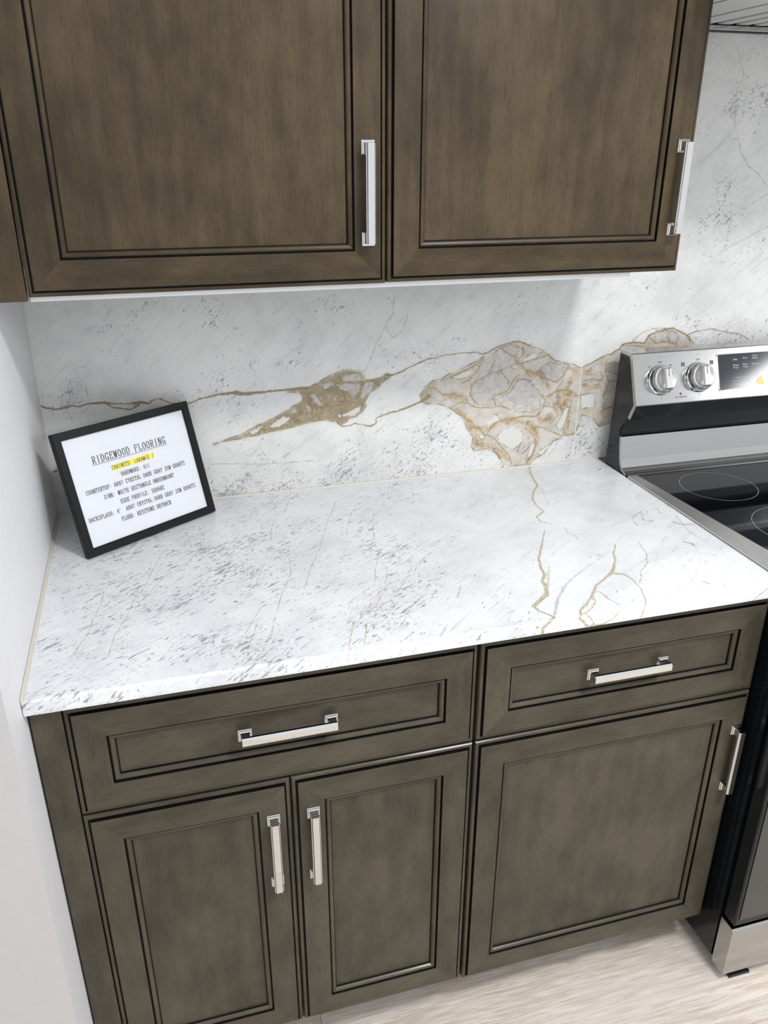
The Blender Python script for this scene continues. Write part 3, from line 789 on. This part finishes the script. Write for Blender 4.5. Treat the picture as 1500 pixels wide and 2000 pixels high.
# strokes: S = stem with serifs, L = plain polyline
G = {
    'A': [('L', [(.5, 1), (.08, 0)]), ('L', [(.5, 1), (.92, 0)]), ('L', [(.24, .36), (.76, .36)]), ('F', .08, 0), ('F', .92, 0)],
    'B': [('S', .2), ('L', [(.2, 1), (.55, 1)] + ARC(.55, .76, .27, .24, 90, -90) + [(.2, .52)]), ('L', [(.55, .52)] + ARC(.55, .26, .33, .26, 90, -90) + [(.2, 0)])],
    'C': [('L', ARC(.54, .5, .40, .5, 40, 320, 16)), ('L', [(.86, .98), (.86, .74)])],
    'D': [('S', .18), ('L', [(.18, 1), (.42, 1)] + ARC(.42, .5, .46, .5, 90, -90, 14) + [(.18, 0)])],
    'E': [('S', .22), ('L', [(.22, 1), (.86, 1), (.86, .80)]), ('L', [(.22, .52), (.66, .52), (.66, .62)]), ('L', [(.22, 0), (.88, 0), (.88, .22)])],
    'F': [('S', .22), ('L', [(.22, 1), (.86, 1), (.86, .80)]), ('L', [(.22, .52), (.66, .52), (.66, .62)])],
    'G': [('L', ARC(.52, .5, .40, .5, 45, 330, 16)), ('L', [(.84, .98), (.84, .76)]), ('L', [(.84, .02), (.84, .42)]), ('L', [(.62, .42), (.96, .42)])],
    'H': [('S', .18), ('S', .82), ('L', [(.18, .52), (.82, .52)])],
    'I': [('S', .5)],
    'K': [('S', .2), ('L', [(.82, 1), (.22, .42)]), ('L', [(.42, .60), (.84, 0)]), ('F', .82, 1), ('F', .84, 0)],
    'L': [('S', .24), ('L', [(.24, 0), (.88, 0), (.88, .24)])],
    'M': [('S', .12), ('S', .88), ('L', [(.12, 1), (.5, .12), (.88, 1)])],
    'N': [('S', .18), ('S', .82), ('L', [(.18, 1), (.82, 0)])],
    'O': [('L', ARC(.5, .5, .40, .5, 0, 360, 20))],
    'P': [('S', .2), ('L', [(.2, 1), (.55, 1)] + ARC(.55, .74, .32, .26, 90, -90) + [(.2, .48)])],
    'Q': [('L', ARC(.5, .52, .40, .48, 0, 360, 20)), ('L', [(.46, .16), (.62, .10), (.74, -.14), (.92, -.12)])],
    'R': [('S', .2), ('L', [(.2, 1), (.55, 1)] + ARC(.55, .75, .30, .25, 90, -90) + [(.2, .50)]), ('L', [(.48, .50), (.86, 0)]), ('F', .88, 0)],
    'S': [('L', [(.80, .98), (.80, .78)] + ARC(.5, .75, .30, .25, 20, 250, 10) + ARC(.5, .26, .33, .26, 70, -160, 10) + [(.18, .22), (.18, .02)])],
    'T': [('S', .5), ('L', [(.1, .78), (.1, 1), (.9, 1), (.9, .78)])],
    'U': [('L', [(.2, 1), (.2, .3)] + ARC(.5, .3, .30, .3, 180, 360, 10) + [(.8, 1)]), ('F', .2, 1), ('F', .8, 1)],
    'W': [('L', [(.08, 1), (.30, 0), (.5, .86), (.70, 0), (.92, 1)]), ('F', .08, 1), ('F', .92, 1)],
    'Y': [('L', [(.12, 1), (.5, .46), (.88, 1)]), ('L', [(.5, .46), (.5, 0)]), ('F', .12, 1), ('F', .88, 1), ('F', .5, 0)],
    'Z': [('L', [(.16, .78), (.16, 1), (.84, 1), (.14, 0), (.86, 0), (.86, .24)])],
    '0': [('L', ARC(.5, .5, .33, .5, 0, 360, 20))],
    '1': [('S1', .5), ('L', [(.5, 1), (.3, .84)])],
    '2': [('L', ARC(.5, .72, .33, .28, 165, -30, 10) + [(.16, 0), (.84, 0), (.84, .16)])],
    '4': [('L', [(.68, 0), (.68, 1), (.12, .28), (.9, .28)]), ('F', .68, 0)],
    '7': [('L', [(.18, .82), (.18, 1), (.84, 1), (.44, 0)])],
    '8': [('L', ARC(.5, .75, .28, .25, 0, 360, 16)), ('L', ARC(.5, .25, .34, .26, 0, 360, 16))],
    ':': [('D', .35, .16), ('D', .35, .62)],
    '#': [('N', [(.34, 0), (.42, 1)]), ('N', [(.60, 0), (.68, 1)]), ('N', [(.10, .33), (.88, .33)]), ('N', [(.14, .67), (.92, .67)])],
    '/': [('L', [(.14, -.06), (.86, 1.06)])],
    '"': [('N', [(.22, 1.04), (.10, .72)]), ('N', [(.60, 1.04), (.48, .72)])],
}


def letters(text, pitch, h, weight=1.0):
    """flat letter faces in text coordinates (x, y)"""
    V, F = [], []
    gw = pitch * .80

    def stroke(x0, y0, x1, y1, wdt):
        d = math.hypot(x1 - x0, y1 - y0) or 1e-9
        nx, ny = -(y1 - y0) / d * wdt / 2, (x1 - x0) / d * wdt / 2
        ex, ey = (x1 - x0) / d * wdt * .25, (y1 - y0) / d * wdt * .25
        i = len(V)
        V.extend([(x0 - ex + nx, y0 - ey + ny), (x0 - ex - nx, y0 - ey - ny), (x1 + ex - nx, y1 + ey - ny), (x1 + ex + nx, y1 + ey + ny)])
        F.append((i, i + 1, i + 2, i + 3))

    thick, fine = .115 * h * weight, .065 * h * weight
    for k, ch in enumerate(text):
        ox = k * pitch + pitch * .10
        for g in G.get(ch, []):
            sx, sy = (lambda a: ox + a * gw), (lambda b: b * h)
            if g[0] in ('S', 'S1'):
                stroke(sx(g[1]), 0, sx(g[1]), h, thick)
                stroke(sx(g[1] - .16), 0, sx(g[1] + .16), 0, fine)
                if g[0] == 'S':
                    stroke(sx(g[1] - .16), h, sx(g[1] + .16), h, fine)
            elif g[0] == 'F':
                stroke(sx(g[1] - .14), sy(g[2]), sx(g[1] + .14), sy(g[2]), fine)
            elif g[0] == 'D':
                stroke(sx(g[1]) - .05 * h, sy(g[2]), sx(g[1]) + .05 * h, sy(g[2]), .13 * h)
            else:
                for (a, b), (c, d) in zip(g[1][:-1], g[1][1:]):
                    dx, dy = (c - a) * gw, (d - b) * h
                    vert = 0.2 if g[0] == 'N' else abs(dy) / (math.hypot(dx, dy) or 1)
                    stroke(sx(a), sy(b), sx(c), sy(d), fine + (thick - fine) * vert ** 2)
    return V, F


def print_text(name, text, fn, size, mat, parent, align='CENTER'):
    """small plain print from Blender's built-in face, laid on a surface by fn(x, y)"""
    cu = bpy.data.curves.new(name, 'FONT')
    cu.body = text
    cu.size = size
    cu.align_x = align
    cu.align_y = 'CENTER'
    cu.resolution_u = 2
    tmp = bpy.data.objects.new(name, cu)
    C.objects.link(tmp)
    dg = bpy.context.evaluated_depsgraph_get()
    me = bpy.data.meshes.new_from_object(tmp.evaluated_get(dg))
    vs = [fn(v.co.x, v.co.y) for v in me.vertices]
    fs = [list(p.vertices) for p in me.polygons]
    bpy.data.objects.remove(tmp)
    bpy.data.curves.remove(cu)
    bpy.data.meshes.remove(me)
    return MB().add(vs, fs).build(name, mat, parent, fix=False)


# ------------------------------------------------------------------ the framed notice
yaw, tilt = .57604818, .2847987
FU = Vector((math.cos(yaw), math.sin(yaw), 0))
FN = Vector((-math.sin(yaw), math.cos(yaw), 0))
FV = FN * math.sin(tilt) + Vector((0, 0, math.cos(tilt)))
FB = FN * math.cos(tilt) - Vector((0, 0, math.sin(tilt)))
FO = Vector((.07073, -.23259, .9179))
FW, FH = .2859, .2288
PF = lambda a, b, c=0: (FO + FU * a + FV * b + FB * c)[:]
pf = thing('picture_frame', 'black framed printed notice leaning on the countertop in the corner by the left wall', 'picture frame', (.19, -.13, .914))
loops = [(0, .0135), (0, .0008), (.0008, 0), (.0132, 0), (.0146, .0012), (.0146, .0060)]
mb = MB()
for (d0, c0), (d1, c1) in zip(loops[:-1], loops[1:]):
    q = lambda d, c: [PF(d, d, c), PF(FW - d, d, c), PF(FW - d, FH - d, c), PF(d, FH - d, c)]
    mb.add(q(d0, c0) + q(d1, c1), [(i, (i + 1) % 4, 4 + (i + 1) % 4, 4 + i) for i in range(4)])
mb.build('frame_border', 'frame', pf)
B6 = lambda a0, a1, b0, b1, c0, c1: MB().add([PF(a, b, c) for c in (c0, c1) for b in (b0, b1) for a in (a0, a1)],
                                            [(0, 2, 3, 1), (4, 5, 7, 6), (0, 1, 5, 4), (2, 6, 7, 3), (0, 4, 6, 2), (1, 3, 7, 5)])
B6(.0010, FW - .0010, .0010, FH - .0010, .0062, .0130).build('backing_board', 'board', pf)
sheet_o = B6(.0140, FW - .0140, .0140, FH - .0140, .0050, .0060).build('paper_sheet', 'paper', pf)
MB().add([PF(.0942, .1385, .0048), PF(.1846, .1400, .0048), PF(.1868, .1498, .0048), PF(.0955, .1478, .0048)], [(0, 1, 2, 3)]).build('highlighter_mark', 'yellow', sheet_o)
TX = [('RIDGEWOOD FLOORING', .0607, .1603, .1585 / 18, .0130, 1.0), ('CABINETS: LARAMIE /', .0942, .1404, .00479, .0073, 1.15),
      ('HARDWARE: #11', .1090, .1246, .00479, .0075, 1.15), ('COUNTERTOP: A807 CYRSTAL DARK GRAY 2CM QUARTZ', .0321, .1090, .00479, .0077, 1.15),
      ('SINK: WHITE RECTANGLE UNDERMOUNT', .0633, .0924, .00479, .0077, 1.15), ('EGDE PROFILE: SQUARE', .0927, .0758, .00479, .0077, 1.15),
      ('BACKSPLASH: 4"  A807 CRYSTAL DARK GRAY 2CM QUARTZ', .0225, .0602, .00479, .0076, 1.15), ('FLOOR: KEYSTONE DRYBACK', .0848, .0436, .00479, .0080, 1.15)]
for t, a0, b0, pit, hh, wt in TX:
    V, F = letters(t, pit, hh, wt)
    mb = MB().add([PF(a0 + x, b0 + y, .0046) for x, y in V], F)
    if t.startswith('RIDGE'):
        mb.add([PF(a0 - .0006, b0 - .0030, .0046), PF(a0 + .1588, b0 - .0030, .0046), PF(a0 + .1588, b0 - .0022, .0046), PF(a0 - .0006, b0 - .0022, .0046)], [(0, 1, 2, 3)])
    mb.build('text_line', 'ink', sheet_o, fix=False)
B6(.0142, FW - .0142, .0142, FH - .0142, .0026, .0036).build('glass_pane', 'pane', pf)
# the strut behind it that keeps it standing
s0, s1_ = Vector(PF(FW * .5, FH * .62, .0132)), None
foot = Vector((s0.x + FN.x * .055, s0.y + FN.y * .055, .9143))
mb = MB()
hw = FU * .016
mb.add([(s0 - hw)[:], (s0 + hw)[:], (foot + hw)[:], (foot - hw)[:]] + [(p + FN * .003)[:] for p in (s0 - hw, s0 + hw, foot + hw, foot - hw)],
       [(0, 1, 2, 3), (4, 7, 6, 5), (0, 4, 5, 1), (1, 5, 6, 2), (2, 6, 7, 3), (3, 7, 4, 0)])
mb.build('easel_strut', 'blackmatt', pf)

# ------------------------------------------------------------------ the range
X0, X1 = 1.2240, 1.9860
rg = thing('electric_range', 'stainless steel and black glass-top electric range to the right of the countertop', 'range', (1.605, -.35, 0))
ex = lambda x: (lambda a, b: (x, a, b))
MB().box((X0, -.664, .030), (X1, -.030, .904)).build('range_body', 'black', rg)
SP = [(-.030, .9045), (-.0395, 1.1830), (-.0840, 1.1835), (-.1180, 1.0800), (-.1000, 1.0440), (-.0740, 1.0140), (-.0740, .9980), (-.0850, .9420), (-.1000, .9200), (-.1300, .9120), (-.1300, .9045)]
for xa in (X0 + .0005, X1 - .0045):
    MB().prism(SP, ex(xa), ex(xa + .004)).build('side_panel', 'black', rg)
MB().box((X0 + .0050, -.0735, .9045), (X1 - .0050, -.032, 1.176)).build('vent_recess', 'blackmatt', rg)
# control panel: one folded steel sheet
CPp = [(-.0405, 1.1865), (-.0840, 1.1868), (-.0868, 1.1850), (-.1268, 1.0815), (-.1268, 1.0795), (-.1095, 1.0430), (-.1000, 1.0470), (-.1165, 1.0800), (-.0790, 1.1790), (-.0405, 1.1800)]
cp = MB().prism(CPp, ex(X0), ex(X1)).build('control_panel', 'ss', rg)
# splash panel curving down to the cooktop
SS = [(-.0775, .9960), (-.0800, .9972), (-.0830, .9955), (-.0935, .9440), (-.0965, .9350), (-.1020, .9270), (-.1100, .9215), (-.1200, .9188), (-.1300, .9182), (-.1300, .9120), (-.1150, .9150), (-.1000, .9210), (-.0900, .9330), (-.0860, .9450), (-.0780, .9860)]
MB().prism(SS, ex(X0), ex(X1), smooth=False).build('splash_panel', 'ss', rg)
# cooktop trim: steel rim around the glass
gl = [(1.2460, -.1205), (1.2800, -.6360), (X1 - .0560, -.6360), (X1 - .0220, -.1205)]
ol = [(X0, -.1205), (X0, -.6660), (X1, -.6660), (X1, -.1205)]
mb = MB()
zt, zb = .9184, .9040
for i in range(3):
    a, b, c, d = ol[i], ol[i + 1], gl[i + 1], gl[i]
    mb.add([(*a, zt), (*b, zt), (*c, zt), (*d, zt), (*a, zb), (*b, zb), (*c, zb), (*d, zb)],
           [(0, 1, 2, 3), (4, 7, 6, 5), (0, 4, 5, 1), (2, 6, 7, 3), (1, 5, 6, 2), (3, 7, 4, 0)])
mb.build('cooktop_trim', 'trim', rg)
mb = MB()
mb.add([(*p, .9174) for p in gl] + [(*p, .9050) for p in gl], [(0, 1, 2, 3), (7, 6, 5, 4), (0, 4, 5, 1), (1, 5, 6, 2), (2, 6, 7, 3), (3, 7, 4, 0)])
ck = mb.build('cooktop_glass', 'glass', rg)
for (cx, cy, rr) in ((1.385, -.2350, .0815), (1.4200, -.4620, .1000), (1.815, -.2350, .0815), (1.790, -.4620, .1000)):
    mb = MB()
    n = 72
    v = [(cx + q * math.cos(2 * PI * k / n), cy + q * math.sin(2 * PI * k / n), z) for q, z in ((rr - .0006, .9175), (rr + .0006, .9175)) for k in range(n)]
    mb.add(v, [(k, (k + 1) % n, n + (k + 1) % n, n + k) for k in range(n)])
    mb.build('burner_ring', 'ring', ck)
# things on the slanted control panel
C1, CD, CN = Vector((0, -.0868, 1.1850)), Vector((0, -.0400, -.1035)).normalized(), None
CN = Vector((0, CD.z, -CD.y))
if CN.y > 0:
    CN = -CN
CP = lambda x, t, h=.0: (Vector((x, C1.y, C1.z)) + CD * t + CN * h)[:]


def knob(x, t):
    o = CP(x, t)
    mb = MB()
    mb.lathe([(.0135, .0002), (.0135, .0120), (.0285, .0125), (.0290, .0150), (.0275, .0215), (.0255, .0228), (.0238, .0222), (.0205, .0200), (.0150, .0195), (.0001, .0195)], o, CN, (1, 0, 0), 40)
    # grip bar standing across the dial
    hw, hl = .0098, .0285
    prof = [(-hw, .0130), (-hw * .98, .0300), (-hw * .7, .0335), (hw * .7, .0335), (hw * .98, .0300), (hw, .0130)]
    end = lambda s: (lambda a, b: CP(x + a, t + s * (hl - max(0, b - .013) * .40), b))
    mb.prism(prof, end(-1), end(1))
    k = mb.build('knob', 'alu', rg)
    MB().lathe([(.0335, .0002), (.0335, .0030), (.0325, .0062), (.0300, .0070), (.0290, .0060), (.0285, .0030), (.0136, .0030)], o, CN, (1, 0, 0), 40).build('bezel', 'chrome', k)
    MB().add([CP(x - .0008, t - .0205, .0338), CP(x + .0008, t - .0205, .0338), CP(x + .0008, t - .0040, .0338), CP(x - .0008, t - .0040, .0338)], [(0, 1, 2, 3)]).build('pointer_line', 'pink', k, fix=False)
    return k


KX = (1.2890, 1.3845, 1.8255, 1.9210)
for kx in KX:
    knob(kx, .0595)
T = lambda name, txt, x, t, size, mat='print', h=.0003: print_text(name, txt, lambda a, b: CP(x + a, t - b, h), size, mat, cp)
for i, kx in enumerate(KX):
    T('printed_mark', 'OFF', kx + .002, .0205, .0062)
    MB().lathe([(.0010, .0001), (.0010, .0003)], CP(kx + .002, .0090), CN, (1, 0, 0), 10).build('printed_mark', 'print', cp)
    if i in (0, 3):
        T('printed_mark', 'LO', kx - .0255, .0285, .0060)
        T('printed_mark', 'HI', kx + .0270, .0285, .0060)
    else:
        for sx in (-1, 1):
            bx, bt = kx + sx * .0365, .0287
            mb = MB()
            mb.add([CP(bx + a, bt + b, .0003) for a, b in ((-.0042, -.0042), (.0042, -.0042), (.0042, .0042), (-.0042, .0042))], [(0, 1, 2, 3)])
            mb.build('burner_icon', 'blackmatt', cp, fix=False)
            mb = MB()
            n = 20
            mb.add([CP(bx + q * math.cos(2 * PI * k / n), bt + q * 1.15 * math.sin(2 * PI * k / n), .0005) for q in (.0016, .0022) for k in range(n)],
                   [(k, (k + 1) % n, n + (k + 1) % n, n + k) for k in range(n)])
            mb.build('burner_icon', 'pale', cp, fix=False)
    T('printed_mark', '2' if i in (0, 3) else '3', kx, .0985, .0055)
for lx in (1.3367, 1.873):
    MB().lathe([(.0024, .0001), (.0022, .0012), (.0012, .0022), (.0001, .0025)], CP(lx, .0925), CN, (1, 0, 0), 14).build('indicator_lamp', 'red', cp)
    T('printed_mark', 'HOT SURFACE', lx, .1000, .0046)
# display window with its steel bezel
d0, d1, t0, t1 = 1.4350, 1.7750, .0120, .0945


def rrect(a0, a1, b0, b1, r, n=5):
    out = []
    for cx, cy, s in ((a1 - r, b1 - r, 0), (a0 + r, b1 - r, 90), (a0 + r, b0 + r, 180), (a1 - r, b0 + r, 270)):
        for k in range(n + 1):
            t = math.radians(s + 90 * k / n)
            out.append((cx + r * math.cos(t), cy + r * math.sin(t)))
    return out


R0, R1 = rrect(d0, d1, t0, t1, .005), rrect(d0 + .0016, d1 - .0016, t0 + .0016, t1 - .0016, .0038)
n = len(R0)
mb = MB()
mb.add([CP(x, t, .0001) for x, t in R0] + [CP(x, t, .0022) for x, t in R0] + [CP(x, t, .0022) for x, t in R1] + [CP(x, t, .0010) for x, t in R1],
       [(k + j * n, (k + 1) % n + j * n, n + (k + 1) % n + j * n, n + k + j * n) for j in range(3) for k in range(n)])
mb.build('display_bezel', 'chrome', rg)
dp = MB().add([CP(x, t, .0012) for x, t in R1], [tuple(range(n))]).build('display_window', 'display', rg)
TD = lambda txt, x, t, size: print_text('printed_label', txt, lambda a, b: CP(x + a, t - b, .0015), size, 'pale', dp)
TD('Bake', 1.4826, .0263, .0058)
TD('Bread\nProof', 1.4826, .0420, .0058)
TD('Broil', 1.5080, .0245, .0058)
TD('Steam\nClean', 1.5080, .0410, .0058)
TD('Keep\nWarm', 1.5340, .0230, .0058)
TD('Self Clean', 1.5360, .0390, .0058)
TD('Warming zone', 1.4930, .0668, .0046)
TD('On/Off', 1.4826, .0742, .0055)
TD('Level', 1.5060, .0745, .0055)
mb = MB()
for a0, a1, b0, b1 in ((1.4715, 1.4718, .0680, .0810), (1.5175, 1.5178, .0660, .0800), (1.4715, 1.5178, .0805, .0808)):
    mb.add([CP(a0, b0, .0015), CP(a1, b0, .0015), CP(a1, b1, .0015), CP(a0, b1, .0015)], [(0, 1, 2, 3)])
mb.build('printed_label', 'pale', dp, fix=False)
sh = [(.0, .0), (-.006, -.002), (-.0095, -.006), (-.0105, -.0105), (-.0085, -.0145), (-.004, -.017), (.002, -.0178), (.0075, -.0175), (.0085, -.015), (.0065, -.009), (.0045, -.003), (.003, .0025)]
MB().add([CP(1.5460 + a, .0690 - b, .0016) for a, b in sh], [tuple(range(len(sh)))]).build('cream_shape', 'cream_fill', dp, fix=False)  # flat cream outline shape laid on the display
# oven door, window, handle, drawer, feet
od = MB().bevel_box((X0 + .0005, -.7050, .158), (X1 - .0005, -.6720, .868), .003).build('oven_door', 'black', rg)
MB().bevel_box((X0 + .0085, -.7072, .1760), (X1 - .0085, -.7052, .850), .0008).build('door_window', 'doorglass', od)
mb = MB()
mb.lathe([(.0001, 0), (.011, 0), (.011, .66), (.0001, .66)], (X0 + .051, -.757, .815), (1, 0, 0), (0, 1, 0), 20)
for hx in (X0 + .075, X1 - .075):
    mb.lathe([(.009, 0), (.009, .052)], (hx, -.7073, .815), (0, -1, 0), (1, 0, 0), 16)
mb.build('door_handle', 'ss', od)
DR = [(-.6700, .0215), (-.6750, .0200), (-.7065, .0200), (-.7065, .1440), (-.7030, .1490), (-.6700, .1490)]
MB().prism(DR, ex(X0 - .0005), ex(X1 + .0005)).build('storage_drawer', 'ss', rg)
for fx in (X0 + .020, X1 - .075):
    mb = MB()
    mb.bevel_box((fx, -.7060, .0005), (fx + .050, -.640, .0065), .001)
    mb.lathe([(.010, .006), (.010, .031)], (fx + .03, -.655, 0), (0, 0, 1), (1, 0, 0), 14)
    mb.build('levelling_foot', 'blackmatt', rg)
for fx in (X0 + .04, X1 - .04):
    MB().lathe([(.016, .0005), (.016, .006), (.008, .008), (.008, .031)], (fx, -.07, 0), (0, 0, 1), (1, 0, 0), 16).build('levelling_foot', 'blackmatt', rg)

# ------------------------------------------------------------------ the hood
HX0, HX1 = 1.1500, 2.0600
hd = thing('range_hood', 'grey metal range hood with ribbed filters above the range, seen from below', 'range hood', (1.6, -.25, 1.81))
mb = MB()
mb.box((HX0, -.500, 1.836), (HX1, -.003, 2.02))
mb.build('hood_body', 'ssd', hd)
MB().box((HX0, -.480, 1.8215), (1.2060, -.030, 1.8358)).build('rim_panel', 'ssd', hd)
MB().box((1.2072, -.480, 1.8205), (1.2940, -.030, 1.8358)).build('rim_panel', 'ssd', hd)
MB().bevel_box((1.2956, -.480, 1.8190), (1.3256, -.026, 1.8358), .001).build('filter_frame', 'ssd', hd)
x = 1.3270
while x < 2.01:
    p_ = [(x, 1.8205), (x + .0270, 1.8205), (x + .0415, 1.8255), (x + .0415, 1.8355), (x, 1.8355)]
    MB().prism(p_, lambda a, b: (a, -.480, b), lambda a, b: (a, -.0160, b)).build('filter_rib', 'ssd', hd)
    x += .0423
MB().bevel_box((HX0, -.0150, 1.8105), (HX1, -.0090, 1.8190), .001).build('rear_trim', 'ss', hd)
MB().box((HX0, -.0088, 1.8090), (HX1, -.0030, 1.8358)).build('rear_dark_gap', 'blackmatt', hd)  # black strip painting in the dark gap behind trim and ribs
MB().box((HX0, -.502, 1.808), (HX1, -.482, 1.900)).build('front_lip', 'ss', hd)

for o in bpy.data.objects:
    if '_o' in o:
        del o['_o']
